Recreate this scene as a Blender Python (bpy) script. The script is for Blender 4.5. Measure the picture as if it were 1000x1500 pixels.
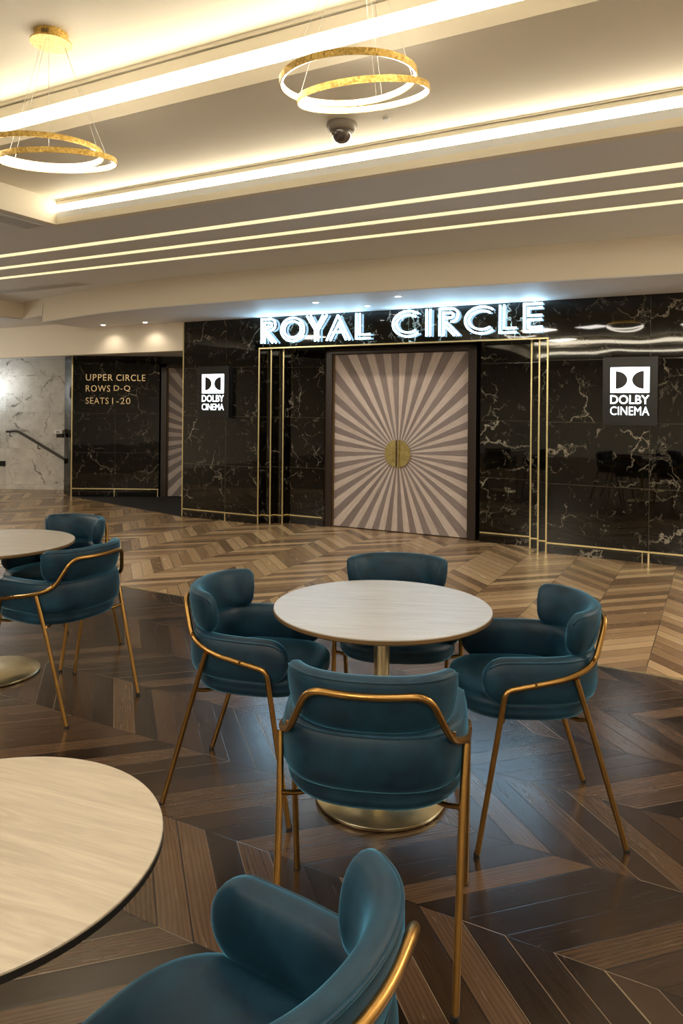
import bpy, math, random
from mathutils import Vector, Matrix
PI = math.pi
S = bpy.context.scene
for o in list(bpy.data.objects): bpy.data.objects.remove(o)
COL = S.collection

# ------------------------------------------------------------------ camera
cd = bpy.data.cameras.new('camera'); cam = bpy.data.objects.new('camera', cd); COL.objects.link(cam)
cam.location = (0, 0, 1.5)
cam.rotation_mode = 'XYZ'
cam.matrix_world = Matrix.Translation((0, 0, 1.5)) @ Matrix.Rotation(PI/2, 4, 'X') @ Matrix.Rotation(0.00944, 4, 'Z')
cd.sensor_fit = 'AUTO'; cd.sensor_width = 36; cd.lens = 1058.3/1500*36
cd.shift_y = -(750-597.7)/1500; cd.clip_start = .02
S.camera = cam

# ------------------------------------------------------------------ world, exposure, large lights
w = bpy.data.worlds.new('world'); S.world = w; w.use_nodes = True
w.node_tree.nodes['Background'].inputs[0].default_value = (1, .9, .75, 1)
w.node_tree.nodes['Background'].inputs[1].default_value = .0
S.view_settings.view_transform = 'Standard'; S.view_settings.look = 'None'
S.view_settings.exposure = 0.9; S.view_settings.gamma = 1; S.view_settings.use_curve_mapping = False
COVE = 8.8; STRIP = .62; NEON = 11.0; RING = 9.0

UX, UY = 0.88463, -0.46630            # direction along the marble wall
NX, NY = 0.46630, 0.88463             # direction into the marble wall
WALLROT = math.atan2(UY, UX)
def W(u, n, z=0): return Vector((u*UX+n*NX, u*UY+n*NY, z))

def light(name, kind, loc, power, color, size=.3, size_y=None, rot=(0,0,0), spot=None):
    d = bpy.data.lights.new(name, kind); d.energy = power; d.color = color
    if kind == 'AREA':
        d.size = size
        if size_y: d.shape = 'RECTANGLE'; d.size_y = size_y
    else: d.shadow_soft_size = size
    if spot: d.spot_size = spot; d.spot_blend = .6
    o = bpy.data.objects.new(name, d); o.location = loc; o.rotation_euler = rot; COL.objects.link(o); return o
# added unseen area fills, standing in for lamps behind and beside the camera
for i, (u, n, z, p) in enumerate([(-3.8, -1.6, 3.35, 50), (-.4, -1.6, 3.35, 46), (2.2, -1.6, 3.35, 34), (2.3, 4.9, 2.95, 85), (-7.6, 2.6, 2.95, 95), (-.4, -4.2, 3.35, 36), (-3.8, -4.2, 3.35, 36)]):
    light('room_fill_light', 'AREA', W(u, n, z), p, (1, .90, .72), .6)
for i, (u, n, p) in enumerate([(-.2, 1.2, 9), (-2.2, 1.0, 8)]):
    light('overhead_fill_light', 'AREA', W(u, n, 3.1), p, (1, .93, .84), .5, rot=(0, 0, 0))  # added area fill above the near seating, out of view, no lamp modelled
light('stair_sconce_light', 'POINT', (-6.22, 12.62, 1.75), 5, (.82, .93, 1), .07)
light('stair_point_light', 'POINT', (-7.0, 10.4, 2.0), 14, (1, .95, .86), .3)  # unseen point light without a fixture, lights the stair lobby

# ------------------------------------------------------------------ mesh helpers
class MB:
    def __init__(s): s.v = []; s.f = []
    def add(s, vs, fs):
        b = len(s.v); s.v += [tuple(v) for v in vs]; s.f += [tuple(b+i for i in f) for f in fs]; return s
    def box(s, x0, x1, y0, y1, z0, z1):
        return s.add([(x0,y0,z0),(x1,y0,z0),(x1,y1,z0),(x0,y1,z0),(x0,y0,z1),(x1,y0,z1),(x1,y1,z1),(x0,y1,z1)],
                     [(0,3,2,1),(4,5,6,7),(0,1,5,4),(1,2,6,5),(2,3,7,6),(3,0,4,7)])
    def prism(s, poly, z0, z1):
        n = len(poly)
        return s.add([(x,y,z0) for x,y in poly]+[(x,y,z1) for x,y in poly],
                     [tuple(range(n-1,-1,-1)), tuple(range(n,2*n))]+[(i,(i+1)%n,n+(i+1)%n,n+i) for i in range(n)])
    def rings(s, rs, closed=False, cap=True):
        m = len(rs[0]); vs = [p for r in rs for p in r]; fs = []
        k = len(rs)
        for i in range(k if closed else k-1):
            j = (i+1) % k
            for a in range(m):
                b = (a+1) % m; fs.append((i*m+a, i*m+b, j*m+b, j*m+a))
        if cap and not closed: fs.append(tuple(range(m-1,-1,-1))); fs.append(tuple((k-1)*m+a for a in range(m)))
        return s.add(vs, fs)
    def tube(s, pts, r, m=10, closed=False):
        pts = [Vector(p) for p in pts]; k = len(pts); rs = []; prev = None
        for i in range(k):
            if closed: t = pts[(i+1)%k]-pts[i-1]
            else: t = pts[min(i+1,k-1)]-pts[max(i-1,0)]
            t.normalize()
            if prev is None:
                a = Vector((0,0,1)) if abs(t.z) < .9 else Vector((1,0,0)); nrm = t.cross(a).normalized()
            else: nrm = (prev - t*prev.dot(t)).normalized()
            prev = nrm; bn = t.cross(nrm)
            rr = r[i] if isinstance(r,(list,tuple)) else r
            rs.append([pts[i]+(nrm*math.cos(2*PI*a/m)+bn*math.sin(2*PI*a/m))*rr for a in range(m)])
        return s.rings(rs, closed)
    def lathe(s, prof, m=32, c=(0,0,0)):
        rs = [[(c[0]+r*math.cos(2*PI*a/m), c[1]+r*math.sin(2*PI*a/m), c[2]+z) for a in range(m)] for r, z in prof]
        return s.rings(rs, cap=True)
    def build(s, name, mat, parent=None, smooth=False, loc=None, rotz=0, bevel=0):
        me = bpy.data.meshes.new(name); me.from_pydata(s.v, [], s.f); me.validate(); me.update()
        import bmesh
        b = bmesh.new(); b.from_mesh(me); bmesh.ops.recalc_face_normals(b, faces=b.faces); b.to_mesh(me); b.free()
        if mat: me.materials.append(mat)
        if smooth: me.polygons.foreach_set('use_smooth', [True]*len(me.polygons))
        o = bpy.data.objects.new(name, me); COL.objects.link(o)
        if smooth and smooth != 'all':
            me.set_sharp_from_angle(angle=math.radians(smooth if isinstance(smooth,(int,float)) and smooth is not True else 40))
        if parent: o.parent = parent
        if loc is not None: o.location = loc
        if rotz: o.rotation_euler = (0,0,rotz)
        if bevel:
            md = o.modifiers.new('bevel','BEVEL'); md.width = bevel; md.segments = 2; md.limit_method = 'ANGLE'
        return o
def empty(name, loc=(0,0,0), rotz=0, parent=None):
    o = bpy.data.objects.new(name, None); COL.objects.link(o); o.location = loc; o.rotation_euler = (0,0,rotz)
    o.empty_display_size = .1
    if parent: o.parent = parent
    return o
def tag(o, label=None, cat=None, group=None, kind=None):
    if label: o['label'] = label
    if cat: o['category'] = cat
    if group: o['group'] = group
    if kind: o['kind'] = kind
    return o
def wb(mb, name, mat, parent=None, **k):       # mesh given in wall coordinates (u, n, z)
    return mb.build(name, mat, parent, rotz=(0 if parent else WALLROT), **k)
def crom(P, n):
    P = [Vector(p) for p in P]; P = [2*P[0]-P[1]]+P+[2*P[-1]-P[-2]]; out = []
    segs = len(P)-3
    for i in range(n):
        t = i/(n-1)*segs; k = min(int(t), segs-1); t -= k; a,b,c,d = P[k:k+4]
        out.append(.5*((2*b)+(c-a)*t+(2*a-5*b+4*c-d)*t*t+(3*b-a-3*c+d)*t**3))
    return out
def fillet(P, R, m=7):
    P = [Vector(p) for p in P]; out = [P[0]]
    for i in range(1, len(P)-1):
        r = R[i-1] if isinstance(R,(list,tuple)) else R
        a = (P[i-1]-P[i]); b = (P[i+1]-P[i]); d = min(r, a.length*.48, b.length*.48)
        A = P[i]+a.normalized()*d; B = P[i]+b.normalized()*d
        for j in range(m+1):
            t = j/m; out.append((1-t)**2*A+2*t*(1-t)*P[i]+t*t*B)
    out.append(P[-1]); return out

# ------------------------------------------------------------------ materials
class NT:
    def __init__(s, name):
        s.m = bpy.data.materials.new(name); s.m.use_nodes = True; s.t = s.m.node_tree; s.n = s.t.nodes; s.l = s.t.links
        s.b = s.n['Principled BSDF']
    def new(s, t, **k):
        q = s.n.new(t)
        for a, b in k.items(): setattr(q, a, b)
        return q
    def set(s, sock, v):
        if hasattr(v, 'is_output') or hasattr(v, 'links'): s.l.new(v, sock)
        else: sock.default_value = v
    def math(s, op, a, b=None, c=None, clamp=False):
        q = s.new('ShaderNodeMath', operation=op); q.use_clamp = clamp
        s.set(q.inputs[0], a)
        if b is not None: s.set(q.inputs[1], b)
        if c is not None: s.set(q.inputs[2], c)
        return q.outputs[0]
    def comb(s, x, y, z):
        q = s.new('ShaderNodeCombineXYZ')
        for i, v in enumerate((x,y,z)): s.set(q.inputs[i], v)
        return q.outputs[0]
    def sep(s, v):
        q = s.new('ShaderNodeSeparateXYZ'); s.set(q.inputs[0], v); return q.outputs
    def coord(s, which='Object'): return s.new('ShaderNodeTexCoord').outputs[which]
    def mapv(s, v, scale=(1,1,1), loc=(0,0,0), rot=(0,0,0)):
        q = s.new('ShaderNodeMapping'); s.set(q.inputs[0], v); q.inputs[3].default_value = scale; q.inputs[1].default_value = loc; q.inputs[2].default_value = rot
        return q.outputs[0]
    def noise(s, v, scale, detail=4, rough=.55, dist=0, out=0):
        q = s.new('ShaderNodeTexNoise'); s.set(q.inputs['Vector'], v); q.inputs['Scale'].default_value = scale
        q.inputs['Detail'].default_value = detail; q.inputs['Roughness'].default_value = rough; q.inputs['Distortion'].default_value = dist
        return q.outputs[out]
    def ramp(s, v, stops, interp='LINEAR'):
        q = s.new('ShaderNodeValToRGB'); s.set(q.inputs[0], v); q.color_ramp.interpolation = interp; e = q.color_ramp.elements
        while len(e) < len(stops): e.new(.5)
        for i, (p, c) in enumerate(stops):
            e[i].position = p; e[i].color = (c, c, c, 1) if isinstance(c, (int, float)) else (*c, 1)
        return q.outputs[0]
    def mix(s, f, a, b, blend='MIX'):
        q = s.new('ShaderNodeMix', data_type='RGBA', blend_type=blend)
        for i, v in ((0, f), (6, a), (7, b)):
            if isinstance(v, tuple): v = (*v, 1) if len(v) == 3 else v
            s.set(q.inputs[i], v)
        return q.outputs[2]
    def bump(s, h, strength=.2, dist=.01):
        q = s.new('ShaderNodeBump'); q.inputs['Strength'].default_value = strength; q.inputs['Distance'].default_value = dist
        s.set(q.inputs['Height'], h); s.l.new(q.outputs[0], s.b.inputs['Normal']); return q.outputs[0]
    def p(s, **k):
        for a, v in k.items():
            a = a.replace('_', ' ')
            if isinstance(v, tuple) and len(v) == 3: v = (*v, 1)
            s.set(s.b.inputs[a], v)
        return s
def plain(name, col, rough=.5, metal=0, **k):
    t = NT(name); t.p(Base_Color=col, Roughness=rough, Metallic=metal)
    nz = t.noise(t.coord(), 40, 3); t.bump(nz, .04, .002)
    for a, v in k.items(): t.p(**{a: v})
    return t.m
def emis(name, col, st):
    t = NT(name); t.p(Base_Color=(.8,.8,.8), Emission_Color=col, Emission_Strength=st); return t.m

def m_floor(name='parquet'):
    t = NT(name); x, y, z = t.sep(t.coord())
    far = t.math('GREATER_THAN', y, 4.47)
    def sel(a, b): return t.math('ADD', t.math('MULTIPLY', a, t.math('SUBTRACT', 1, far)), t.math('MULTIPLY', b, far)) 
    WD = .4475
    a = sel(t.math('SUBTRACT', y, 2.048), t.math('ADD', x, .38+.4575)); b = sel(x, y)
    q = t.math('DIVIDE', a, sel(.4457, .4575)); col = t.math('FLOOR', q); fr = t.math('SUBTRACT', q, col)
    l = t.math('MULTIPLY', fr, WD)
    par = t.math('ABSOLUTE', t.math('MODULO', col, 2))     # 0 or 1
    tri = t.math('ADD', t.math('MULTIPLY', l, t.math('SUBTRACT', 1, par)), t.math('MULTIPLY', t.math('SUBTRACT', WD, l), par))
    tt = t.math('DIVIDE', t.math('SUBTRACT', b, tri), .134)
    pid = t.math('FLOOR', tt); pf = t.math('SUBTRACT', tt, pid)
    sg = t.math('SUBTRACT', 1, t.math('MULTIPLY', par, 2))
    along = t.math('ADD', b, t.math('MULTIPLY', sg, l)); across = t.math('SUBTRACT', b, t.math('MULTIPLY', sg, l))
    key = t.comb(pid, col, far)
    wn = t.new('ShaderNodeTexWhiteNoise', noise_dimensions='3D'); t.set(wn.inputs[0], key); r1 = wn.outputs[0]; rc = t.sep(wn.outputs[1])
    gv = t.comb(t.math('MULTIPLY', along, 1.3), t.math('MULTIPLY', across, 11), t.math('MULTIPLY', r1, 37))
    warp = t.noise(gv, 1.1, 2, .5); 
    g1 = t.noise(gv, 2.2, 6, .62, 1.6); 
    gv2 = t.comb(t.math('MULTIPLY', along, 4), t.math('MULTIPLY', across, 150), r1)
    g2 = t.noise(gv2, 1.0, 3, .6)
    wv = t.new('ShaderNodeTexWave', wave_type='BANDS', bands_direction='Y'); t.set(wv.inputs[0], gv); wv.inputs['Scale'].default_value = 1.5
    wv.inputs['Distortion'].default_value = 9; wv.inputs['Detail'].default_value = 3; wv.inputs['Detail Scale'].default_value = .6
    # distances to plank edges, metres
    e1 = t.math('MULTIPLY', t.math('MINIMUM', pf, t.math('SUBTRACT', 1, pf)), .134*.707)
    e2 = t.math('MINIMUM', l, t.math('SUBTRACT', WD, l))
    e = t.math('MINIMUM', e1, e2); gap = t.ramp(t.math('DIVIDE', e, .0042), [(0, 0), (.3, 0), (.7, 1)])
    tone = t.math('ADD', t.math('MULTIPLY', r1, .66), t.math('ADD', t.math('MULTIPLY', g1, .28), t.math('MULTIPLY', wv.outputs[1], .12)))
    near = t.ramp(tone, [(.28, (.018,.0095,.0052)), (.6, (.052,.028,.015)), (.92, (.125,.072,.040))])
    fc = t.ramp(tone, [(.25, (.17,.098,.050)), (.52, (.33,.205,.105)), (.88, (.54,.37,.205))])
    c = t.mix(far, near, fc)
    c = t.mix(t.math('MULTIPLY', t.ramp(g2, [(.35, 0), (.65, 1)]), .22), c, t.mix(1., c, (.45,.40,.36), 'MULTIPLY'))
    edge = t.mix(t.math('GREATER_THAN', rc[1], .80), (.010,.006,.004), (.20,.15,.10))
    c = t.mix(gap, edge, c)
    t.p(Base_Color=c, Roughness=t.math('ADD', .14, t.math('MULTIPLY', g1, .20)), Specular_IOR_Level=.7)
    h = t.math('ADD', t.math('MULTIPLY', gap, .8), t.math('ADD', t.math('MULTIPLY', g2, .22), t.math('MULTIPLY', rc[2], .15)))
    t.bump(h, .13, .003); return t.m

def m_marble(name, seam_u, per, dark=1.0, seamz=True, light=False):
    t = NT(name); co = t.coord(); x, y, z = t.sep(co)
    tileu = t.math('FLOOR', t.math('DIVIDE', t.math('SUBTRACT', x, seam_u), per)); tz = t.math('FLOOR', t.math('DIVIDE', t.math('SUBTRACT', z, .085), .645))
    wn = t.new('ShaderNodeTexWhiteNoise', noise_dimensions='3D'); t.set(wn.inputs[0], t.comb(tileu, tz, 3.))
    off = t.new('ShaderNodeVectorMath', operation='MULTIPLY_ADD'); t.set(off.inputs[0], wn.outputs[1]); off.inputs[1].default_value = (9,9,9); t.set(off.inputs[2], co); v = off.outputs[0]
    nz = t.new('ShaderNodeTexNoise'); t.set(nz.inputs['Vector'], v); nz.inputs['Scale'].default_value = 2.6; nz.inputs['Detail'].default_value = 6; nz.inputs['Roughness'].default_value = .62
    wp = t.new('ShaderNodeVectorMath', operation='MULTIPLY_ADD'); t.set(wp.inputs[0], nz.outputs[1]); wp.inputs[1].default_value = (.42,.42,.42); t.set(wp.inputs[2], v)
    def vein(scale, width, seed, lo, hi):
        q = t.new('ShaderNodeTexVoronoi', feature='DISTANCE_TO_EDGE'); t.set(q.inputs['Vector'], t.mapv(wp.outputs[0], (1,1,.75), (seed, seed*.7, 0), (0, .5, 0))); q.inputs['Scale'].default_value = scale
        line = t.ramp(q.outputs[0], [(0, 1), (width*.35, .55), (width, 0)])
        mask = t.ramp(t.noise(v, scale*1.05, 3, .6), [(lo, 0), (hi, 1)])
        return t.math('MULTIPLY', line, mask)
    v1 = vein(1.5, .011 if not light else .03, 3.1, .50, .60); v2 = vein(3.6, .020 if not light else .05, 7.7, .52, .66); v3 = vein(9, .045, 1.3, .54, .68)
    vv = t.math('MAXIMUM', v1, t.math('MAXIMUM', t.math('MULTIPLY', v2, .7), t.math('MULTIPLY', v3, .5)))
    cl = t.noise(v, 3.3, 5, .65)
    if light:
        base = t.ramp(cl, [(.3, (.50,.47,.42)), (.7, (.72,.69,.63))]); vc = (.08,.065,.05)
        vv = t.math('MULTIPLY', t.math('MAXIMUM', v2, t.math('MAXIMUM', v1, v3)), .95)
    else:
        base = t.ramp(cl, [(.35, (.0016*dark,.0011*dark,.0006*dark)), (.62, (.0045*dark,.0034*dark,.0016*dark)), (.8, (.018*dark,.014*dark,.007*dark))]); vc = (.42,.38,.31)
        vv = t.math('MULTIPLY', vv, .8)
    c = t.mix(vv, base, vc)
    fu = t.math('ABSOLUTE', t.math('SUBTRACT', t.math('FRACT', t.math('ADD', t.math('DIVIDE', t.math('SUBTRACT', x, seam_u), per), .5)), .5))
    fz = t.math('ABSOLUTE', t.math('SUBTRACT', t.math('FRACT', t.math('ADD', t.math('DIVIDE', t.math('SUBTRACT', z, .085), .645), .5)), .5))
    su = t.math('LESS_THAN', t.math('MULTIPLY', fu, per), .0028); sz = t.math('LESS_THAN', t.math('MULTIPLY', fz, .645), .0028)
    seam = t.math('MAXIMUM', su, sz)
    if seamz: c = t.mix(t.math('MULTIPLY', seam, .55), c, (.10,.085,.06) if not light else (.35,.33,.29))
    t.p(Base_Color=c, Roughness=.025 if not light else .16, Specular_IOR_Level=.55 if not light else .5)
    wv = t.noise(t.mapv(co, (1,1,1.3)), 2.3, 1, .4); 
    tl = t.math('MULTIPLY', t.sep(wn.outputs[1])[0], 0)
    t.bump(t.math('ADD', wv, t.math('MULTIPLY', seam, -.05)), .05, .02); return t.m

def m_velvet():
    t = NT('teal_velvet'); co = t.coord(); n1 = t.noise(co, 7, 4, .6, .6); n2 = t.noise(co, 420, 2)
    n1r = t.ramp(n1, [(.35, 0), (.7, 1)])
    c = t.mix(n1r, (.0015,.0125,.025), (.0048,.034,.060))
    t.p(Base_Color=c, Roughness=t.math('ADD', .42, t.math('MULTIPLY', n1, .2)), Sheen_Weight=.8, Sheen_Roughness=.32, Sheen_Tint=(.12,.42,.66), Specular_IOR_Level=.3)
    t.bump(t.math('ADD', t.math('MULTIPLY', n2, .15), t.math('MULTIPLY', n1, .6)), .25, .004); return t.m
def m_brass(name, col, rough, bumpy=.03):
    t = NT(name); co = t.coord(); n = t.noise(co, 18, 4, .6)
    c = t.mix(n, tuple(q*.8 for q in col), tuple(min(1,q*1.15) for q in col))
    t.p(Base_Color=c, Metallic=1., Roughness=t.math('ADD', rough-.05, t.math('MULTIPLY', n, .1)))
    t.bump(t.noise(co, 160, 2), bumpy, .002); return t.m
def m_leaf():       # hammered gold leaf
    t = NT('gold_leaf'); co = t.coord(); n = t.noise(co, 45, 5, .7, 1.5)
    c = t.mix(t.ramp(n, [(.35,0),(.65,1)]), (.42,.24,.045), (.95,.68,.22))
    t.p(Base_Color=c, Metallic=1., Roughness=.36); t.bump(n, .7, .01); return t.m
def m_disc():
    t = NT('aged_brass_handle'); co = t.coord(); n = t.noise(co, 25, 5, .7)
    c = t.mix(t.ramp(n, [(.3,0),(.7,1)]), (.30,.23,.075), (.55,.45,.20))
    t.p(Base_Color=c, Metallic=.85, Roughness=.45); t.bump(n, .25, .003); return t.m
def m_sun():
    t = NT('sunburst_oak'); x, y, z = t.sep(t.coord())
    an = t.math('ARCTAN2', x, z); N = 72
    q = t.math('ADD', t.math('DIVIDE', an, 2*PI/N), N); k = t.math('FLOOR', q); fr = t.math('SUBTRACT', q, k)
    par = t.math('MODULO', k, 2)
    wn = t.new('ShaderNodeTexWhiteNoise', noise_dimensions='1D'); t.set(wn.inputs[1], k); r = wn.outputs[0]
    rad = t.math('SQRT', t.math('ADD', t.math('MULTIPLY', x, x), t.math('MULTIPLY', z, z)))
    gv = t.comb(t.math('MULTIPLY', rad, 5), t.math('MULTIPLY', t.math('MULTIPLY', fr, rad), 9), t.math('MULTIPLY', k, 3.7))
    g = t.noise(gv, 1.2, 5, .65, .8); kn = t.noise(gv, 2.5, 3, .5)
    lt = t.ramp(g, [(.3, (.42,.345,.31)), (.7, (.66,.57,.53))]); dk = t.ramp(g, [(.3, (.17,.135,.128)), (.7, (.29,.24,.235))])
    c = t.mix(par, lt, dk); c = t.mix(t.math('MULTIPLY', r, .35), c, t.mix(1., c, (.6,.55,.52), 'MULTIPLY'))
    c = t.mix(t.ramp(kn, [(.70, 0), (.78, .6)]), c, (.06,.04,.03))
    ed = t.math('MULTIPLY', t.math('MINIMUM', fr, t.math('SUBTRACT', 1, fr)), rad)
    c = t.mix(t.ramp(ed, [(0, .5), (.02, 0)]), c, (.07,.05,.045))
    t.p(Base_Color=c, Roughness=.55); t.bump(t.math('ADD', t.math('MULTIPLY', par, .6), t.math('MULTIPLY', g, .15)), .3, .004); return t.m
def m_oak(name, a, b, rot, rough=.32):
    t = NT(name); co = t.mapv(t.coord(), (1,1,1), (0,0,0), (0,0,rot)); s = t.mapv(co, (1.6,16,4))
    g = t.noise(s, 1.6, 6, .65, 1.2); f = t.noise(t.mapv(co, (9,170,9)), 1, 3, .6)
    c = t.ramp(g, [(.3, a), (.72, b)]); c = t.mix(t.math('MULTIPLY', t.ramp(f, [(.45,0),(.7,1)]), .22), c, tuple(q*.6 for q in a))
    t.p(Base_Color=c, Roughness=rough, Specular_IOR_Level=.45); t.bump(f, .12, .001); return t.m
def m_paint(name, col, rough=.6):
    t = NT(name); co = t.coord(); n = t.noise(co, 1.2, 3, .5)
    c = t.mix(n, tuple(q*.96 for q in col), tuple(min(1,q*1.03) for q in col)); t.p(Base_Color=c, Roughness=rough, Specular_IOR_Level=.3)
    t.bump(t.noise(co, 130, 2), .03, .001); return t.m

M = dict(floor=m_floor(), velvet=m_velvet(),
  tube=m_brass('bronzed_brass_tube', (.36,.20,.060), .32), brass=m_brass('polished_brass', (.90,.77,.50), .3),
  trim=m_brass('brass_inlay', (.93,.76,.42), .30, .01), leaf=m_leaf(), disc=m_disc(), sun=m_sun(),
  ml=m_marble('black_marble_left', -5.785, .735), mr=m_marble('black_marble_right', -.632, 1.0), mp=m_marble('black_marble_portal', -20.3, 1.9),
  ms=m_marble('black_marble_sign', -3.73, 1.4, .6), wm=m_marble('white_marble', -5.98, 1.6, light=True),
  ceil=m_paint('cream_ceiling_paint', (.84,.78,.65)), ceil2=m_paint('warm_grey_ceiling_paint', (.74,.77,.80)), beam=m_paint('cream_beam_paint', (.86,.79,.67)),
  soffit=m_paint('white_soffit_paint', (.70,.70,.70)),
  cove=emis('cove_light', (1,.885,.67), COVE), strip=emis('strip_light', (1,.80,.42), STRIP), ring=emis('ring_light', (1,.93,.80), RING),
  neon=emis('neon_tube', (.42,.74,1), NEON), logo=emis('sign_light', (.80,.92,1), 2.2), spot=emis('spot_lens', (1,.95,.85), 6),
  black=plain('black_box', (.006,.006,.007), .3), dark=plain('dark_wood_frame', (.022,.012,.008), .35), rubber=plain('black_rubber', (.01,.01,.01), .6),
  carpet=plain('dark_carpet', (.018,.017,.018), .8), steel=plain('steel', (.06,.052,.045), .4, .3), grey=plain('grey_metal', (.35,.35,.35), .4, .8),
  housing=plain('camera_housing', (.25,.22,.18), .4), gold=m_brass('gold_letter', (.55,.41,.24), .35), white=plain('white_plastic', (.75,.75,.73), .4),
  wire=plain('thin_wire', (.7,.68,.6), .35, .6),
  top1=m_oak('grey_oak_top', (.35,.32,.285), (.49,.455,.41), .1), edge=plain('bronze_edge', (.20,.12,.05), .4, .5), edged=plain('dark_edge', (.012,.009,.007), .4),
  top3=m_oak('pale_oak_top', (.32,.265,.195), (.45,.38,.285), .35))
g = NT('smoked_dome'); g.p(Base_Color=(.10,.08,.07), Roughness=.06, Metallic=.0, Specular_IOR_Level=.9, Coat_Weight=1.0); g.bump(g.noise(g.coord(), 6, 2), .1, .01); M['dome'] = g.m

# ------------------------------------------------------------------ floor, walls, ceiling
U0, U1, N0, N1 = -13.5, 3.6, -8.2, 12.5
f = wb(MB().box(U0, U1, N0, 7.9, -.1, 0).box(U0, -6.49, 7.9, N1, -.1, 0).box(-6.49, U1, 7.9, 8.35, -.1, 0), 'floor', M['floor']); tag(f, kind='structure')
# dark floor of the lobby behind the sign wall
def to_un(x, y): return (x*UX+y*UY, x*NX+y*NY)
A = to_un(-4.44, 11.93); poly = [(-6.50, 7.69), to_un(-4.40, 11.87), to_un(-1.0, 12.0), (-6.5, 10.2)]
tag(wb(MB().prism(poly, .001, .006), 'floor', M['carpet']), 'dark floor of the lobby in front of the left sunburst door', kind='structure')
t_ = tag(wb(MB().box(U0, U1, 4.463, 4.475, .0002, .0022), 'trim_1', M['trim']), kind='structure')

NWL = 7.71
# marble wall, left section with side return; lintel above the portal; right section
zt = 2.65
def profile_wall(pts, z0, z1, thick_n=8.6):
    return MB().prism(pts, z0, z1)
ZP = 2.25
L_pts = [(-6.51,7.71),(-5.26,7.71),(-5.26,7.80),(-5.134,7.80),(-5.134,7.89),(-5.004,7.89),(-5.004,7.98),(-4.45,7.98),(-4.45,8.6),(-6.51,8.6)]
wl = wb(MB().prism(L_pts, 0, ZP).prism([(-6.51,7.71),(-5.26,7.71),(-5.26,8.6),(-6.51,8.6)], ZP, zt), 'wall_back', M['ml']); tag(wl, kind='structure')
wb(MB().prism([(-6.51,8.6),(-6.3,8.6),(-6.3,10.5),(-6.51,10.5)], 0, zt), 'wall_left', M['ml']); tag(bpy.data.objects['wall_left'], kind='structure')
R_pts = [(U1,7.71),(-1.627,7.71),(-1.627,7.80),(-1.732,7.80),(-1.732,7.89),(-1.836,7.89),(-1.836,7.98),(-2.426,7.98),(-2.426,8.6),(U1,8.6)]
wr = wb(MB().prism(R_pts[::-1], 0, ZP).prism([(U1,7.71),(-1.627,7.71),(-1.627,8.6),(U1,8.6)][::-1], ZP, zt), 'wall_back', M['mr']); tag(wr, kind='structure')
wh = wb(MB().prism([(-5.26,7.71),(-1.627,7.71),(-1.627,8.6),(-5.26,8.6)], ZP, zt), 'wall_back', M['mp']); tag(wh, kind='structure')
# brass inlays
tr = MB(); e = .006; wdt = .016
def vstrip(m, u, n, z0, z1, w=wdt): m.box(u-w/2, u+w/2, n-e, n+.004, z0, z1)
def hstrip(m, u0, u1, n, z, h=.016): m.box(u0, u1, n-e, n+.004, z-h/2, z+h/2)
def nstrip(m, u, n0, n1, z, h=.016, s=1): m.box(min(u,u+s*e), max(u,u+s*e), n0, n1, z-h/2, z+h/2)
zb = .108
vstrip(tr, -6.505, 7.71, 0, zt)
for u, n in ((-5.262,7.71),(-5.136,7.80),(-5.006,7.89)): vstrip(tr, u, n, 0, ZP)
hstrip(tr, -6.51, -5.26, 7.71, zb); hstrip(tr, -5.26, -5.134, 7.80, zb); hstrip(tr, -5.134, -5.004, 7.89, zb); hstrip(tr, -5.004, -4.47, 7.98, zb)
for u, n0 in ((-5.26,7.71),(-5.134,7.80),(-5.004,7.89)): nstrip(tr, u, n0, n0+.09, zb)
vstrip(tr, -5.785, 7.71, 0, zb)
hstrip(tr, -5.27, -1.618, 7.71, ZP+.004)
tag(wb(tr, 'trim_2', M['trim']), kind='structure')
tr = MB()
for u, n in ((-1.625,7.71),(-1.730,7.80),(-1.834,7.89)): vstrip(tr, u, n, 0, ZP)
hstrip(tr, -1.627, U1, 7.71, zb); hstrip(tr, -1.732, -1.627, 7.80, zb); hstrip(tr, -1.836, -1.732, 7.89, zb); hstrip(tr, -2.42, -1.836, 7.98, zb)
vstrip(tr, -.632, 7.71, 0, zb); vstrip(tr, .368, 7.71, 0, zb); vstrip(tr, -.69, 7.71, 0, zb, .006)
tag(wb(tr, 'trim_3', M['trim']), kind='structure')

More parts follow.
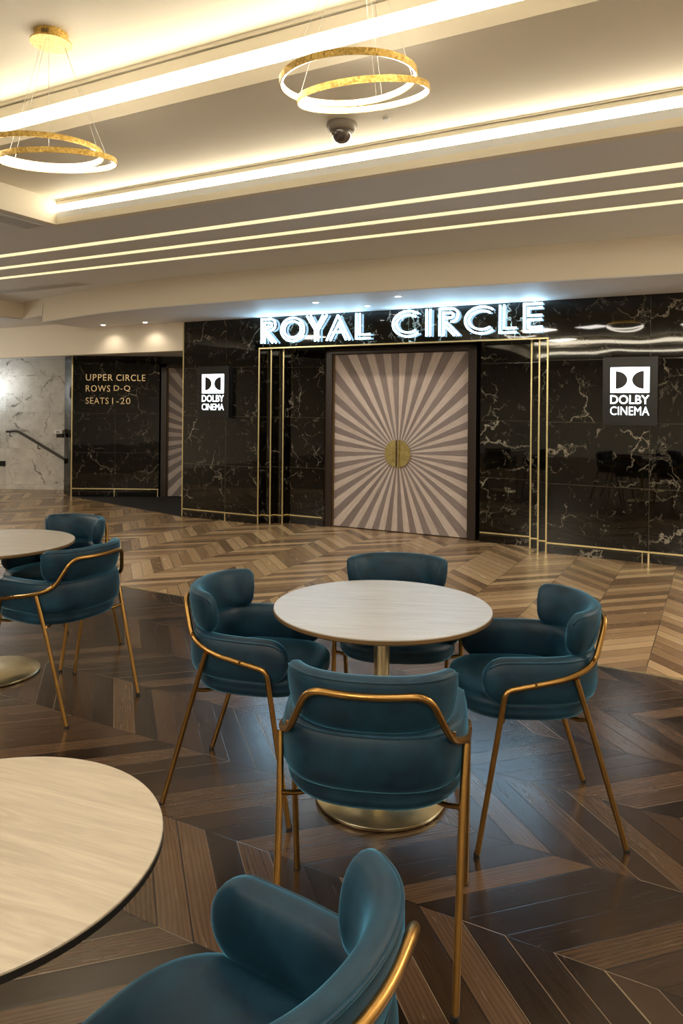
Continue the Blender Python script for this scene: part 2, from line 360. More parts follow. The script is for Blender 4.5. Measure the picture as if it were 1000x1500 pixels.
# sunburst double doors
def sun_door(name, loc, rotz, half, zt_, cz, wall, right=True):
    d = empty(name, loc, rotz); tag(d, kind='structure')
    fr = MB(); fw = .10
    fr.box(-half-fw, -half, -.06, .12, 0, zt_+fw*.7); fr.box(half, half+fw, -.06, .12, 0, zt_+fw*.7); fr.box(-half-fw, half+fw, -.06, .12, zt_, zt_+fw*.7)
    fr.box(-half-fw, half+fw, .09, .16, 0, zt_+.01)
    fr.build('frame', M['dark'], d, bevel=.006)
    bb = MB(); bb.box(-half, -half+.012, -.02, .03, .0, zt_); bb.box(half-.012, half, -.02, .03, .0, zt_); bb.build('edge_strip', M['edge'], d)
    for s in (-1, 1):
        lf = MB(); x0, x1 = (-half+.014, -.002) if s < 0 else (.002, half-.014)
        lf.box(x0, x1, 0, .05, .012-cz, zt_-.006-cz)
        o = lf.build('door_leaf', M['sun'], d, loc=(0,0,cz))
        hp = [(s*.012, -.17)]+[(s*(.012+.157*math.cos(a)), .165*math.sin(a)) for a in [(-PI/2)+PI*i/24 for i in range(25)]]+[(s*.012, .17)]
        h = MB(); pts = [p for p in hp[1:-1]]; n = len(pts)
        h.add([(x,-.022,z) for x,z in pts]+[(x,-.008,z) for x,z in pts], [tuple(range(n)), tuple(range(2*n-1,n-1,-1))]+[(i,(i+1)%n,n+(i+1)%n,n+i) for i in range(n)])
        h.add([(s*.012,-.045,-.165),(s*.026,-.045,-.165),(s*.026,-.02,-.165),(s*.012,-.02,-.165),(s*.012,-.045,.165),(s*.026,-.045,.165),(s*.026,-.02,.165),(s*.012,-.02,.165)],
              [(0,3,2,1),(4,5,6,7),(0,1,5,4),(1,2,6,5),(2,3,7,6),(3,0,4,7)])
        hd = h.build('handle', M['disc'], o, bevel=.003); hd['label'] = 'half-moon brass door handle'
    return d
sun_door('door_1', W(-3.47, 8.06), WALLROT, .888, 2.175, .955, None)
tag(wb(MB().box(-4.6, -2.3, 8.30, 8.6, 0, 2.4), 'wall_back', M['dark']), kind='structure')

# ceiling: lower ceiling with three light strips, two coves up
zl, z2, z3 = 2.985, 3.185, 3.455
nc, n2c = 4.145, 3.11
UL_, ULI = -4.845, -4.845
t = 0.1
def cslab(m, u0, u1, n0, n1, z, h=.1): m.box(u0, u1, n0, n1, z, z+h)
c = MB()
strips = [4.80, 5.225, 5.64]; sw = .05
edges = [nc]+[q for s_ in strips for q in (s_-sw, s_+sw)]+[7.2]
for i in range(0, len(edges), 2):
    c1 = MB(); cslab(c1, -9.6, U1, edges[i], edges[i+1], zl); tag(wb(c1, 'ceiling', M['ceil2']), kind='structure')
cslab(c, -9.6, UL_, -5.8, nc, zl)
cslab(c, -9.6, U1, N0, -5.8, zl); 
tag(wb(c, 'ceiling', M['ceil2']), kind='structure')
# second level
c = MB(); cslab(c, UL_-.1, U1, n2c, nc+.12, z2, .08); cslab(c, UL_-.1, U1, -5.9, -4.7, z2, .08)
cslab(c, UL_-.1, -4.7, -4.8, n2c+.1, z2, .08)
tag(wb(c, 'ceiling', M['ceil']), kind='structure')
# third (highest) level
c = MB(); cslab(c, -4.8, U1, -4.85, n2c+.2, z3, .08)
tag(wb(c, 'ceiling', M['ceil']), kind='structure')
# vertical faces of the coves: lip, (light), moulding, and the side cheeks
c = MB()
def cove(m, n, zlo, la, lb, ztop, s, u0, u1):      # s=+1: face looks toward -n
    a, b = (n, n+.06) if s > 0 else (n-.06, n)
    m.box(u0, u1, a-s*.003 if s > 0 else a, b if s > 0 else b+.003, zlo-.003, la)                    # lip
    m.box(u0, u1, min(n, n+s*.015)-.0, max(n, n+s*.06), lb, lb+(ztop-lb)*.70)   # fascia above the light
    d = .012
    m.box(u0, u1, min(n-s*d, n+s*.05), max(n-s*d, n+s*.05), lb+(ztop-lb)*.78, ztop)
    m.box(u0, u1, n+s*.03 if s > 0 else n-.058, n+.058 if s > 0 else n-.03, zlo-.002, ztop)
cove(c, nc, zl, 3.033, 3.143, z2, 1, UL_, U1)
cove(c, n2c, z2, 3.246, 3.360, z3, 1, -4.7, U1)
cove(c, -5.8, zl, 3.033, 3.143, z2, -1, UL_, U1)
cove(c, -4.75, z2, 3.246, 3.360, z3, -1, -4.7, U1)
c.box(UL_-.06, UL_+.003, -5.8, nc+.06, zl-.003, z2); c.box(-4.76, -4.70, -4.8, n2c+.06, z2, z3)
tag(wb(c, 'trim_4', M['ceil']), kind='structure')
def cove_lamp(n, z0, z1, s, u0, u1, label):
    a, b = (n+.018, n+.028) if s > 0 else (n-.028, n-.018)
    tag(wb(MB().box(u0, u1, a, b, z0, z1), 'cove_light', M['cove']), label, 'light')
cove_lamp(nc, 3.034, 3.142, 1, UL_+.01, U1-.03, 'bright cove light band of the lower ceiling step, behind the dome camera')
cove_lamp(n2c, 3.247, 3.359, 1, -4.69, U1-.03, 'bright cove light band of the upper ceiling step, nearest the viewer')
cove_lamp(-5.8, 3.034, 3.142, -1, UL_+.01, U1-.03, 'cove light band of the lower step behind the viewer')
cove_lamp(-4.75, 3.247, 3.359, -1, -4.69, U1-.03, 'cove light band of the upper step behind the viewer')
for n_, lb in zip(strips, ('thin yellow light strip in the ceiling, nearest the cove', 'thin yellow light strip in the ceiling, middle one of three', 'thin yellow light strip in the ceiling, nearest the beam above the sign')):
    s_ = MB().box(-9.55, U1-.03, n_-sw+.002, n_+sw-.002, zl+.004, zl+.03); tag(wb(s_, 'strip_light', M['strip']), lb, 'light', 'ceiling strip lights')
# curved beam and soffit
bc = [(U1,6.95),(1.2,6.78),(-.3,6.672),(-1.12,6.615),(-2.03,6.55),(-3.05,6.48),(-4.23,6.44),(-5.63,6.436),(-6.83,6.56),(-8.36,6.93)]
cv = [(p.x, p.y) for p in crom([(a, b, 0) for a, b in bc], 60)]
s = MB(); n_ = len(cv); bot = cv+[(-8.36,7.75),(-6.0,7.72),(U1,8.6)]
s.prism(bot, zt, zt+.012)
tag(wb(s, 'ceiling', M['soffit']), 'soffit', kind='structure')
bm_ = MB(); 
for i in range(n_-1):
    (a,b),(c_,d_) = cv[i], cv[i+1]
    bm_.add([(a,b,zt),(c_,d_,zt),(c_,d_+.02,zl),(a,b+.02,zl)], [(0,1,2,3)]); 
# same beam continued at the far left, one step higher
bm_.add([(-8.36,6.93,zt),(-8.36,7.75,zt),(-8.36,7.75,2.745),(-8.36,6.93,2.745)], [(0,1,2,3)])
bm_.add([(-8.36,6.93,2.745),(-9.0,7.12,2.745),(-9.0,7.14,zl),(-8.36,6.95,zl)], [(0,1,2,3)])
bm_.add([(-9.0,7.12,2.745),(-9.25,5.5,2.745),(-9.3,2.0,2.745),(-9.3,2.0,zl),(-9.25,5.5,zl),(-9.0,7.14,zl)], [(0,1,4,5),(1,2,3,4)])
tag(wb(bm_, 'wall_beam', M['beam'], smooth='all'), kind='structure')
for q in bpy.data.objects['wall_beam'].data.polygons: q.use_smooth = len(cv) > 0 and q.index < n_-1
s = MB(); s.prism([(-8.36,6.93),(-8.36,7.95),(-11.5,8.1),(-11.5,5.5),(-9.25,5.5),(-9.0,7.12)], 2.745, 2.757); s.box(-11.5, -9.2, N0, 5.5, 2.745, 2.757)
tag(wb(s, 'ceiling', M['soffit']), kind='structure')
# bulkhead over the opening on the left, lobby ceiling behind
s = MB(); s.prism([(-6.511,7.70),(-8.0,7.72),(-11.5,7.87),(-11.5,7.99),(-8.0,7.86),(-6.511,7.83)], 2.262, 2.80)
tag(wb(s, 'wall_bulkhead', M['beam']), kind='structure')
s = MB(); s.prism([(-6.3,7.80),(-11.5,7.95),(-14.5,7.6),(-14.5,13),(-6.3,13)], 2.325, 2.36)
tag(wb(s, 'ceiling', M['soffit']), kind='structure')
# enclosing walls outside the view
s = MB(); s.box(U1, U1+.1, N0, 8.6, 0, 3.6); tag(wb(s, 'wall_right', M['beam']), kind='structure')
s = MB(); s.box(U0, U1, N0-.1, N0, 0, 3.6); tag(wb(s, 'wall_front', M['beam']), kind='structure')
s = MB(); s.box(-11.6, -11.5, N0, 7.9, 0, 3.0); tag(wb(s, 'wall_left', M['beam']), kind='structure')

# sign wall and white stair wall (at the far left)
s = MB(); s.prism([(-4.44,11.93),(-3.0,11.90),(-2.99,12.3),(-4.40,12.3),(-4.62,12.9),(-4.69,12.88),(-4.67,12.19)], 0, 2.32)
sw_ = s.build('wall_sign', M['ms']); tag(sw_, kind='structure')
s = MB(); s.box(-4.452,-4.434,11.912,11.93,0,2.325); s.box(-4.44,-3.0,11.895,11.925,.125,.141); s.box(-3.735,-3.723,11.897,11.925,0,.13); s.box(-3.02,-3.008,11.895,11.925,0,.13)
tag(s.build('trim_5', M['trim']), kind='structure')
sun_door('door_2', (-1.98, 11.98, 0), 0, .90, 2.14, 1.0, None)
s = MB(); s.box(-3.0, -.9, 12.1, 12.3, 0, 2.33); s.box(-3.0, -.9, 11.96, 12.3, 2.2, 2.33); tag(s.build('wall_lobby', M['black']), kind='structure')
s = MB(); s.box(-8.2, -4.3, 12.88, 13.0, 0, 2.34); tag(s.build('wall_stair', M['wm']), kind='structure')
s = MB(); s.box(-4.4, -4.3, 12.2, 13.0, 0, 2.33); tag(s.build('wall_stair', M['beam']), kind='structure')
s = MB(); s.box(-8.3, -8.2, 11, 13.0, 0, 2.34); tag(s.build('wall_stair', M['wm']), kind='structure')

# handrail
def handrail():
    r = empty('handrail', (-5.4, 12.80, 0)); tag(r, 'dark metal handrail sloping down along the white marble stair wall', 'handrail')
    X = lambda x: x+5.4
    MB().tube(fillet([(X(-5.93), .0, 1.03), (X(-5.74), 0, 1.045), (X(-4.62), 0, .38)], .05), .024, 12).build('rail', M['steel'], r, smooth=40)
    for x, z in ((-5.87, 1.02), (-5.37, .80), (-4.86, .50)):
        b = MB().tube(fillet([(X(x), 0, z-.01), (X(x), 0, z-.07), (X(x), .075, z-.08)], .03), .009, 8); b.lathe([(.0,-.0)], 3) if False else None
        b.build('bracket', M['steel'], r, smooth=40)
handrail()
# small wall things
s = empty('wall_box', (-4.72, 12.12, 1.03)); tag(s, 'small silver control box on the wall edge beside the white stair wall', 'box')
MB().box(-.075,.06,-.06,.06,-.005,.06).build('case', M['white'], s, bevel=.008); MB().box(-.04,.03,-.066,-.058,.008,.045).build('glass', M['grey'], s)
MB().prism([(-.05,-.02),(.06,-.02),(.06,.04),(-.05,.04)], -.07, -.006).build('bracket', M['black'], s)
s = empty('wall_socket', (-6.03, 12.87, .455)); tag(s, 'black socket plate on the white marble wall at the left edge', 'socket')
MB().box(-.055,.055,-.012,.006,-.045,.045).build('plate', M['black'], s, bevel=.003); MB().box(-.012,.012,-.016,-.011,-.012,.012).build('socket_hole', M['rubber'], s)
s = empty('wall_sconce', (-6.22, 12.87, 1.75)); tag(s, 'wall sconce lighting the white marble stair wall', 'lamp')
MB().box(-.04,.04,-.10,.005,-.10,.10).build('body', M['grey'], s, bevel=.01)
for z in (-.101, .101): MB().box(-.03,.03,-.09,-.02,z-.003,z+.003).build('lens', M['spot'], s)

# ------------------------------------------------------------------ lettering
def text_mesh(txt, width, height, depth, bold=0, spacing=1.0):
    c = bpy.data.curves.new('t', 'FONT'); c.body = txt; c.extrude = .01; c.offset = bold; c.space_character = spacing; c.resolution_u = 4; c.size = 1
    o = bpy.data.objects.new('t', c); COL.objects.link(o); bpy.context.view_layer.update()
    me = bpy.data.meshes.new_from_object(o.evaluated_get(bpy.context.evaluated_depsgraph_get())); bpy.data.objects.remove(o)
    xs = [v.co.x for v in me.vertices]; ys = [v.co.y for v in me.vertices]
    x0, x1, y0, y1 = min(xs), max(xs), min(ys), max(ys)
    for v in me.vertices:
        v.co = Vector(((v.co.x-x0)/(x1-x0)*width, -(v.co.z)/.01*depth/2, (v.co.y-y0)/(y1-y0)*height))
    return me
def text_obj(name, txt, loc, width, height, depth, mat, parent, bold=0, spacing=1.0, rotz=0):
    me = text_mesh(txt, width, height, depth, bold, spacing); me.materials.append(mat)
    o = bpy.data.objects.new(name, me); COL.objects.link(o); o.location = loc; o.rotation_euler = (0,0,rotz)
    if parent: o.parent = parent
    return o
for txt, z, wd, key in (('UPPER CIRCLE', 1.912, .975, 'top line of gold letters reading UPPER CIRCLE on the black marble wall'),
                   ('ROWS D-Q', 1.732, .725, 'middle line of gold letters reading ROWS D-Q on the black marble wall'),
                   ('SEATS 1-20', 1.530, .735, 'bottom line of gold letters reading SEATS 1-20 on the black marble wall')):
    o = empty('lettering', (-4.205, 11.885, z)); tag(o, key, 'sign', 'gold lettering on the black sign wall')
    x = 0
    words = txt.split(' '); full = {'UPPER':.44,'CIRCLE':.475,'ROWS':.40,'D-Q':.27,'SEATS':.375,'1-20':.30}
    for wi, wd_ in enumerate(words):
        text_obj('word', wd_, (x,0,0), full[wd_], .105, .016, M['gold'], o, 0.0, 1.15); x += full[wd_]+(.06 if txt[0] != 'S' else .06)

# neon sign ROYAL CIRCLE: every letter drawn as twin tubes
def arc(cx, cz, rx, rz, a0, a1, n=28): return [(cx+rx*math.cos(math.radians(a0+(a1-a0)*i/n)), cz+rz*math.sin(math.radians(a0+(a1-a0)*i/n))) for i in range(n+1)]
def letter_paths(ch, w, h, q=.012, g=.045):      # q half tube width inset, g spacing between the twin tubes
    a = q; b = q+g
    if ch == 'O': return [arc(w/2, h/2, w/2-a, h/2-a, 0, 360), arc(w/2, h/2, w/2-b, h/2-b, 0, 360)]
    if ch == 'C': 
        R_ = h/2
        R2 = w/1.66; return [arc(R2, h/2, R2-a, R_-a, 49, 311), arc(R2, h/2, R2-b, R_-b, 49, 311)]
    if ch == 'I': return [[(w/2-g/2, a*.4),(w/2-g/2, h-a*.4)], [(w/2+g/2, a*.4),(w/2+g/2, h-a*.4)]]
    if ch == 'L': return [[(a, h-a*.4),(a, a),(w, a)], [(b, h-a*.4),(b, b),(w, b)]]
    if ch == 'E':
        m = h/2
        return [[(w,h-a),(a,h-a),(a,a),(w,a)], [(w,h-b),(b,h-b),(b,m+g/2),(w*.97,m+g/2)], [(w*.97,m-g/2),(b,m-g/2),(b,b),(w,b)]]
    if ch == 'R':
        r1 = .27*h; zc = h-r1; rr = r1-a; xs = w-r1-.01
        return [[(a,0),(a,h-a)]+[(xs,h-a)]+arc(xs, zc, rr, rr, 90, -90, 14)[1:]+[(xs-.01, zc-rr)],
                [(b,0),(b,h-b)]+[(xs-.01,h-b)]+arc(xs-.01, zc, rr-g, rr-g, 90, -90, 14)[1:]+[(b+.0, zc-rr+g)],
                [(b+.03,zc-rr),(w-a*.6,0)], [(b-.005,zc-rr-.02),(w-a*.6-g*1.2,0)]]
    if ch == 'A':
        t_ = w/2
        return [[(a*.7,0),(t_-.005,h-a)], [(a*.7+g*1.15,0),(t_+.012,h-.10)], [(t_-.005,h-a),(w-a*.7,0)], [(t_+.005,h-.12),(w-a*.7-g*1.15,0)], [(t_-.075,.10),(t_+.08,.10)]]
    if ch == 'Y':
        t_ = w/2
        return [[(a*.6,h),(t_-g/2,h*.44),(t_-g/2,0)], [(a*.6+g*1.2,h),(t_,h*.52+.01),(w-a*.6-g*1.2,h)], [(w-a*.6,h),(t_+g/2,h*.44),(t_+g/2,0)]]
def flat_tube(path, wd, y0, y1):
    m = MB(); n = len(path); closed = (Vector(path[0])-Vector(path[-1])).length < 1e-5
    P = [Vector(p) for p in (path[:-1] if closed else path)]; n = len(P); L = []; R_ = []
    for i in range(n):
        if closed: d0 = (P[i]-P[i-1]).normalized(); d1 = (P[(i+1)%n]-P[i]).normalized()
        else:
            d0 = (P[i]-P[i-1]).normalized() if i else (P[1]-P[0]).normalized(); d1 = (P[i+1]-P[i]).normalized() if i < n-1 else d0
        n0 = Vector((-d0.y,d0.x)); n1 = Vector((-d1.y,d1.x)); mm = (n0+n1); mm.normalize(); k = 1/max(.35, mm.dot(n0))
        L.append(P[i]+mm*wd/2*k); R_.append(P[i]-mm*wd/2*k)
    rs = [[(L[i].x,y0,L[i].y),(R_[i].x,y0,R_[i].y),(R_[i].x,y1,R_[i].y),(L[i].x,y1,L[i].y)] for i in range(n)]
    return m.rings(rs, closed)
sg = empty('neon_sign', W(-5.22, 7.69, 2.315), WALLROT); tag(sg, 'glowing blue-white neon sign reading ROYAL CIRCLE above the sunburst door', 'sign')
LET = [('R',-5.215,-4.972),('O',-4.921,-4.563),('Y',-4.543,-4.245),('A',-4.264,-3.929),('L',-3.866,-3.668),('C',-3.392,-3.058),('I',-2.984,-2.902),('R',-2.821,-2.574),('C',-2.527,-2.194),('L',-2.138,-1.947),('E',-1.878,-1.674)]
for chh, a, b in LET:
    m = MB()
    for pth in letter_paths(chh, b-a, .315):
        q = flat_tube(pth, .0195, -.030, -.014); m.add(q.v, q.f)
    o = m.build('letter', M['neon'], sg, loc=(a+5.22, 0, 0)); 
    MB().box((b-a)*.2,(b-a)*.2+.012,-.016,.014,.01,.022).build('standoff', M['grey'], o)

# lit cinema signs
def logo_sign(uc, label):
    w_, z0, z1 = .253, 1.352, 2.035
    o = empty('lightbox_sign', W(uc, 7.71, 1.69), WALLROT); tag(o, label, 'sign')
    MB().box(-w_, w_, -.085, .003, z0-1.69, z1-1.69).build('case', M['black'], o, bevel=.004)
    hw = .180; zt_, zb_ = 1.930-1.69, 1.678-1.69; y = -.0865; m = MB()
    # white square pierced by two D shapes
    dx0, dx1, rz = .050, .130, .088; zc = (zt_+zb_)/2
    def plate(sgn):
        # half plate: outline points; D shape flat side outward
        out = []; N = 24
        cut = [(sgn*(dx1-.0-(.105)*math.cos(PI/2-PI*i/N)), zc+rz*math.sin(PI/2-PI*i/N)) for i in range(N+1)]   # curve bulging to the centre
        cx = [ (sgn*max(0, .130-.108*math.cos(math.radians(90-180*i/N))), zc+rz*math.sin(math.radians(90-180*i/N))) for i in range(N+1)]
        # inner strip between centre line and curve
        for i in range(N):
            a_, b_ = cx[i], cx[i+1]; m.add([(0,y,a_[1]),(a_[0],y,a_[1]),(b_[0],y,b_[1]),(0,y,b_[1])], [(0,1,2,3)])
        m.add([(sgn*.130,y,zc+rz),(sgn*hw,y,zc+rz),(sgn*hw,y,zc-rz),(sgn*.130,y,zc-rz)], [(0,1,2,3)])
        m.add([(0,y,zc+rz),(sgn*hw,y,zc+rz),(sgn*hw,y,zt_),(0,y,zt_)], [(0,1,2,3)])
        m.add([(0,y,zb_),(sgn*hw,y,zb_),(sgn*hw,y,zc-rz),(0,y,zc-rz)], [(0,1,2,3)])
    plate(1); plate(-1)
    m.build('logo_panel', M['logo'], o)
    text_obj('sign_word', 'DOLBY', (-hw, -.0865, 1.566-1.69), 2*hw, .088, .003, M['logo'], o, .012, 1.0)
    text_obj('sign_word', 'CINEMA', (-hw, -.0865, 1.456-1.69), 2*hw, .085, .003, M['logo'], o, .0, 1.0)
logo_sign(-5.935, 'black lightbox sign with white square logo on the marble left of the sunburst door')
logo_sign(-.811, 'black lightbox sign with white square logo on the marble right of the sunburst door')

# ------------------------------------------------------------------ chairs
def pad(path, zc, hh, th, lean=0, end_r=.07, end_p=2.0, m=20, ex=2.7, tend=.55):
    """padded band swept along a plan path; zc, hh, th are functions of s in 0..1"""
    mb = MB(); P = [Vector((p[0], p[1])) for p in path]; n = len(P); d = [0]
    for i in range(1, n): d.append(d[-1]+(P[i]-P[i-1]).length)
    T = d[-1]; rs = []
    for i in range(n):
        t = (P[min(i+1,n-1)]-P[max(i-1,0)]).normalized(); nr = Vector((t.y, -t.x)); s = d[i]/T
        dd = min(d[i], T-d[i]); k = 1.
        if dd < end_r: k = max(0.0, 1-((end_r-dd)/end_r)**end_p)**(1/end_p)
        H = hh(s)*max(.02, k); Th = th(s)*max(.05, k**tend)
        r = []
        for a in range(m):
            A = 2*PI*a/m; cx = math.copysign(abs(math.cos(A))**(2/ex), math.cos(A)); cz = math.copysign(abs(math.sin(A))**(2/ex), math.sin(A))
            off = Th*cx + lean*(H*cz)
            r.append((P[i].x+nr.x*off, P[i].y+nr.y*off, zc(s)+H*cz))
        rs.append(r)
    return mb.rings(rs), rs
def resample_ends(pts, n):      # denser towards both ends
    c = crom([(a, b, 0) for a, b in pts], 400); out = []
    for i in range(n):
        t = i/(n-1); t = .5-.5*math.cos(PI*t)*(1) if True else t
        t = .55*t+.45*(i/(n-1)); k = t*399; j = min(int(k), 398); out.append(c[j].lerp(c[j+1], k-j))
    return out
def make_chair():
    root = empty('armchair'); vel = M['velvet']
    # path from the chair's left (-x) arm round the back to the right arm; outward normal = (t.y,-t.x)
    half = [(.232,.200),(.232,.10),(.230,-.01),(.217,-.098),(.172,-.166),(.095,-.201),(0,-.210)]
    low = half[::-1][:-1]; low = [(-x, y) for x, y in half]+[(x, y) for x, y in half[::-1][1:]]
    low = resample_ends(low, 81)
    def f_zc(s):
        q = abs(2*s-1); return .580-.004*q
    def f_hh(s):
        q = abs(2*s-1); a = min(1, max(0, (q-.28)/.42)); a = a*a*(3-2*a); return .080*(1-a)+.079*a
    mb, rs = pad(low, f_zc, f_hh, lambda s: .036, lean=-.02, end_r=.085, end_p=2.1)
    sh = mb.build('arm_band', vel, root, smooth='all'); sh['label'] = 'curved velvet arm and lower back band'
    pi_ = MB().tube([rs[i][3] for i in range(3, len(rs)-3)], .0035, 6); pi_.build('piping', vel, sh, smooth='all')
    up = [(.208,-.098),(.192,-.143),(.150,-.188),(.085,-.217),(0,-.227)]
    up = [(-x, y) for x, y in up]+[(x, y) for x, y in up[::-1][1:]]; up = resample_ends(up, 61)
    mb, rs = pad(up, lambda s: .726+.006*(1-abs(2*s-1)**2), lambda s: .078, lambda s: .030, lean=.16, end_r=.045, end_p=2.6)
    bk = mb.build('backrest', vel, root, smooth='all')
    MB().tube([rs[i][3] for i in range(2, len(rs)-2)], .0035, 6).build('piping', vel, bk, smooth='all')
    # seat
    mb = MB(); rs = []
    for sc, z in ((.30,.438),(.86,.442),(.955,.448),(.99,.460),(1.0,.474),(.985,.483),(.999,.490),(.99,.502),(.955,.513),(.88,.521),(.74,.526),(.5,.527),(.25,.524),(.02,.523)):
        r = []
        for a in range(56):
            A = 2*PI*a/56; ex = 2.5 if math.sin(A) < 0 else 2.9
            r.append((.252*sc*math.copysign(abs(math.cos(A))**(2/ex), math.cos(A)), .028+.245*sc*math.copysign(abs(math.sin(A))**(2/ex), math.sin(A)), z))
        rs.append(r)
    mb.rings(rs).build('seat', vel, root, smooth='all')
    # tube frame
    ring = [(.269,.140,.545)]
    for s in (1, -1):
        pts = fillet([(s*.270,.218,.004),(s*.2705,.128,.556),(s*.255,-.118,.602)], .055)
        k = 4; 
        leg = [p for p in pts if p.z < .54]
        MB().tube(fillet([(s*.270,.218,.004),(s*.2705,.1365,.50)], .01)[:1]+[Vector((s*.2705,.1365,.50))], .0098, 12).build('leg', M['tube'], root, smooth=60)
        rl = MB().tube(fillet([(s*.256,-.112,.597),(s*.246,-.160,.45),(s*.229,-.297,.004)], .09), .0098, 12).build('leg', M['tube'], root, smooth=60)
        for (x, y) in ((.270,.219),(.229,-.298)):
            MB().lathe([(.0001,0),(.0108,0),(.0108,.012),(.0001,.012)], 12, (s*x,y,.0005)).build('foot_cap', M['rubber'], root, smooth=40)
        for p in ((s*.266,.03,.577),(s*.215,-.178,.650)):
            MB().lathe([(.0001,-.012),(.0045,-.012),(.0045,.0),(.0001,.0)], 8, (p[0]+s*.008,p[1]-.004,p[2]+.006)).build('screw', M['tube'], root, smooth=40)
    h = [(.2705,.1365,.50),(.2705,.128,.556),(.262,-.09,.597),(.217,-.186,.632),(.158,-.244,.768),(0,-.272,.764)]
    full = h+[(-x, y, z) for x, y, z in h[::-1][1:]]
    MB().tube(fillet(full, [.05,.12,.045,.045,.12,.045,.045,.12,.05]), .0098, 12).build('arm_rail', M['tube'], root, smooth=60)
    for y, x, yi in ((-.165, .243, -.06), (.142, .268, .09)):
        for q in (1, -1):
            MB().tube(fillet([(q*x,y,.452),(q*(x-.04),y+(yi-y)*.3,.436),(q*.10,yi,.434)], .02), .007, 10).build('under_seat_bar', M['tube'], root, smooth=60)
    return root
def copy_tree(o, parent=None):
    c = o.copy(); COL.objects.link(c); c.parent = parent
    for ch in list(o.children): copy_tree(ch, c)
    return c
CH = [((.107,2.100), -.137, 'teal velvet armchair seen from behind, in front of the centre round table'),
      ((.689,2.688), 1.559, 'teal velvet armchair on the right side of the centre table, facing left'),
      ((-.320,2.876), -1.809, 'teal velvet armchair on the left side of the centre table, facing right'),
      ((.257,3.235), 3.079, 'teal velvet armchair behind the centre table, mostly hidden by its top'),
      ((-1.414,3.698), 1.073, 'teal velvet armchair at the left table, back turned, in front of another armchair'),
      ((-1.714,4.382), 2.688, 'teal velvet armchair behind the left table, partly hidden by a nearer armchair'),
      ((-.175,1.030), 1.014, 'teal velvet armchair nearest the viewer, cut off by the bottom edge')]
c0 = make_chair()
for i, (p, a, lb) in enumerate(CH):
    o = c0 if i == 0 else copy_tree(c0)
    o.location = (p[0], p[1], 0); o.rotation_euler = (0, 0, a); tag(o, lb, 'chair', 'teal velvet armchairs')

# ------------------------------------------------------------------ tables
def table(x, y, R, label, top, edge, br=.245, by=0):
    r = empty('round_table', (x, y, 0)); tag(r, label, 'table', 'round pedestal tables')
    z = .7356
    tp = MB().lathe([(.0001,z-.004),(R-.004,z-.004),(R-.0015,z-.004),(R-.0015,z-.001),(R-.003,z),(.0001,z)], 96).build('tabletop', top, r, smooth=30)
    MB().lathe([(.0001,z-.022),(R-.010,z-.022),(R,z-.015),(R,z-.004),(.0001,z-.004)], 96).build('edge_band', edge, r, smooth=30)
    MB().lathe([(.0001,.012),(.030,.012),(.030,.70),(.0001,.70)], 32).build('column', M['brass'], r, smooth=40)
    MB().lathe([(.0001,.70),(.12,.70),(.12,.712),(.0001,.712)], 32).build('mounting_plate', M['rubber'], r, smooth=40)
    MB().lathe([(.0001,.004),(br-.002,.004),(br,.007),(br,.015),(br-.004,.018),(.045,.020),(.0001,.020)], 80).build('base', M['brass'], r, smooth=40)
    MB().lathe([(.0001,.0005),(br-.012,.0005),(br-.012,.004),(.0001,.004)], 60).build('base_pad', M['rubber'], r, smooth=40)
table(.165, 2.800, .420, 'round grey oak table with brass pedestal in the centre, among four armchairs', M['top1'], M['edge'], .252)
table(-1.93, 4.03, .425, 'round oak table with brass pedestal at the left edge, further back', M['top1'], M['edge'])
table(-.640, 1.243, .332, 'round pale oak table with dark edge cut off at the lower left', M['top3'], M['edged'], .21)

# ------------------------------------------------------------------ ring pendants
def ring_lamp(canopy, zc, rings, label):
    x0, y0 = canopy
    o = empty('ring_pendant', (x0, y0, zc)); tag(o, label, 'lamp', 'gold ring pendants')
    Rr = .105
    cp = MB().lathe([(.0001,0),(.085,0),(.085,-.045),(Rr,-.047),(Rr,-.055),(.0001,-.057)], 48).build('canopy', M['leaf'], o, smooth=35)
    sl = MB()
    for i in range(5):
        a = -PI/2-.15+i*.09; cx, cy = .086*math.cos(a), .086*math.sin(a); sl.box(cx-.0018, cx+.0018, cy-.002, cy+.002, -.036, -.016)
    sl.build('vent_slots', M['rubber'], cp)
    for (cx, cy, cz, tx, ty, R) in rings:
        N = 96; out = []; inn = []
        def P(a, r, dz):
            nz = Vector((-tx, -ty, 1)).normalized(); ex = Vector((1,0,tx)).normalized(); ey = nz.cross(ex)
            p = ex*(r*math.cos(a))+ey*(r*math.sin(a))+nz*dz; return (cx-x0+p.x, cy-y0+p.y, cz-zc+p.z)
        hb = .014
        g_ = MB().rings([[P(2*PI*i/N, R, -hb), P(2*PI*i/N, R, hb), P(2*PI*i/N, R-.012, hb), P(2*PI*i/N, R-.012, hb-.003), P(2*PI*i/N, R-.003, hb-.003), P(2*PI*i/N, R-.003, -hb+.003), P(2*PI*i/N, R-.006, -hb+.003), P(2*PI*i/N, R-.006, -hb)] for i in range(N)], closed=True)
        ro = g_.build('ring', M['leaf'], o, smooth=35)
        MB().rings([[P(2*PI*i/N, R-.0035, -hb+.0035), P(2*PI*i/N, R-.0035, hb-.0035), P(2*PI*i/N, R-.014, hb-.0035), P(2*PI*i/N, R-.014, -hb+.0035)] for i in range(N)], closed=True).build('light_diffuser', M['ring'], ro, smooth=35)
        for k in range(3):
            a = 2*PI*k/3+.5+tx*8; p1 = Vector(P(a, R-.006, 0)); a2 = a; p0 = Vector((.07*math.cos(a2), .07*math.sin(a2), -.05))
            MB().tube([p0, p1], .0012, 6).build('suspension_wire', M['wire'], o)
    return o
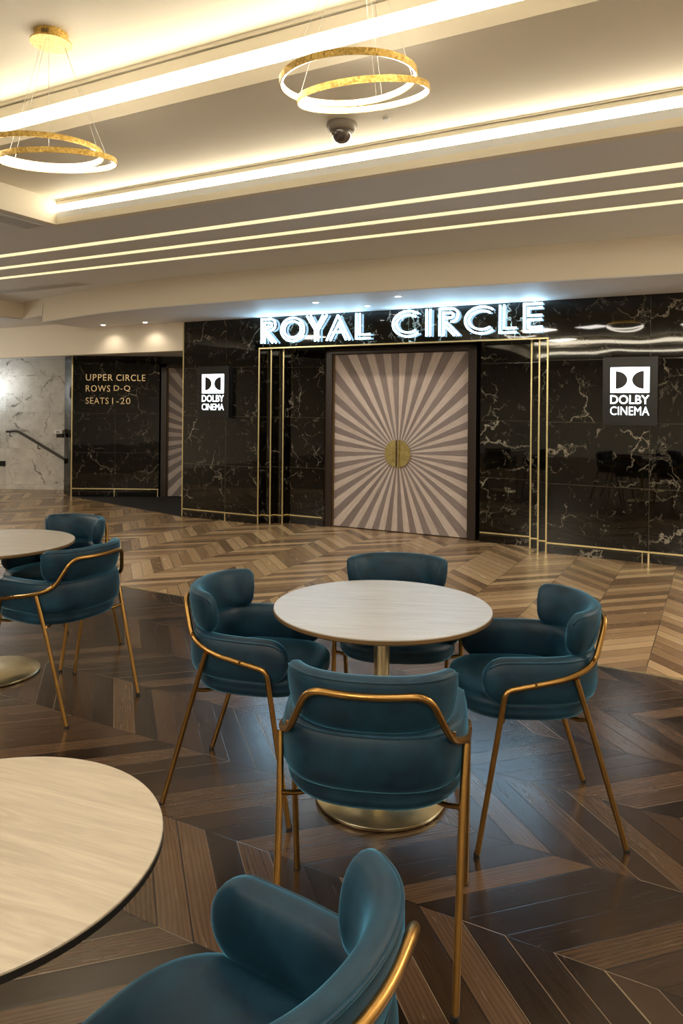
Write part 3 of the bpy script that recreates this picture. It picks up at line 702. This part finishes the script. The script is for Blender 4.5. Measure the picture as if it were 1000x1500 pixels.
ring_lamp((.05, 3.02), z3, [(.016, 3.092, 2.905, .061, .072, .295), (.083, 3.20, 2.884, .098, .201, .295)], 'pendant of two tilted gold light rings at the upper centre')
ring_lamp((-1.545, 3.80), z3, [(-1.573, 3.80, 2.836, .01, .06, .295), (-1.50, 3.80, 2.786, .03, .150, .295)], 'pendant of two gold light rings with gold canopy at the upper left')

# ------------------------------------------------------------------ ceiling details
o = empty('dome_camera', (-.014, 4.28, z2)); tag(o, 'dome security camera under the ceiling below the gold rings', 'camera')
MB().lathe([(.0001,0),(.088,0),(.092,-.012),(.080,-.045),(.070,-.05),(.0001,-.05)], 40).build('housing', M['housing'], o, smooth=50)
MB().lathe([(.0001,-.048)]+[(.064*math.cos(a), -.048-.070*math.sin(a)) for a in [PI/2*i/12 for i in range(12)]]+[(.0001,-.118)], 40).build('dome', M['dome'], o, smooth=80)
for u, n, lb in ((-3.937,6.839,'small bright downlight in the soffit above the letter O'),(-3.544,7.32,'small ceiling downlight just above the letter L of ROYAL'),(-2.947,6.812,'small ceiling downlight above the first letter C of CIRCLE'),
              (-7.794,7.50,'left of the two small downlights in front of the left bulkhead'),(-7.007,7.50,'right of the two small downlights in front of the left bulkhead')):
    p = W(u, n, zt); o = empty('downlight', p); tag(o, lb, 'light', 'soffit downlights')
    MB().lathe([(.0001,-.001),(.030,-.001),(.042,-.004),(.045,.001),(.0001,.001)], 24).build('bezel', M['white'], o, smooth=40)
    MB().lathe([(.0001,-.006),(.026,-.006),(.028,-.0015),(.0001,-.0015)], 24).build('lens', M['spot'], o, smooth=40)
    light('downlight_light', 'SPOT', W(u, n, zt-.02), 3.5 if u < -6 else 12, (1,.86,.66), .03, spot=math.radians(140))
def grille(name, u0, u1, n0, n1, label, along):
    o = empty(name, (0,0,0), WALLROT); tag(o, label, 'vent'); z = zl
    fr = MB(); t_ = .015
    fr.box(u0,u1,n0,n0+t_,z-.008,z+.002); fr.box(u0,u1,n1-t_,n1,z-.008,z+.002); fr.box(u0,u0+t_,n0,n1,z-.008,z+.002); fr.box(u1-t_,u1,n0,n1,z-.008,z+.002)
    fr.build('frame', M['white'], o)
    sl = MB()
    if along == 'n':
        for i in range(1, 5): x = u0+(u1-u0)*i/5; sl.box(x-.004,x+.004,n0,n1,z-.006,z+.001)
    else:
        for i in range(1, 5): x = n0+(n1-n0)*i/5; sl.box(u0,u1,x-.004,x+.004,z-.006,z+.001)
    sl.build('slats', M['white'], o); MB().box(u0+t_,u1-t_,n0+t_,n1-t_,z-.002,z-.0005).build('duct_opening', M['grey'], o)
grille('ceiling_grille', -5.20, -4.96, 2.4, 4.14, 'slatted ceiling grille beside the corner of the ceiling recess', 'n')
grille('ceiling_grille', -8.6, -6.86, 6.18, 6.40, 'long ceiling grille at the far left before the beam', 'u')
o = empty('smoke_sensor', (.245, 4.20, z2)); tag(o, 'tiny white sensor disc on the ceiling right of the dome camera', 'sensor')
MB().lathe([(.0001,0),(.022,0),(.018,-.008),(.0001,-.010)], 20).build('disc', M['white'], o, smooth=40)
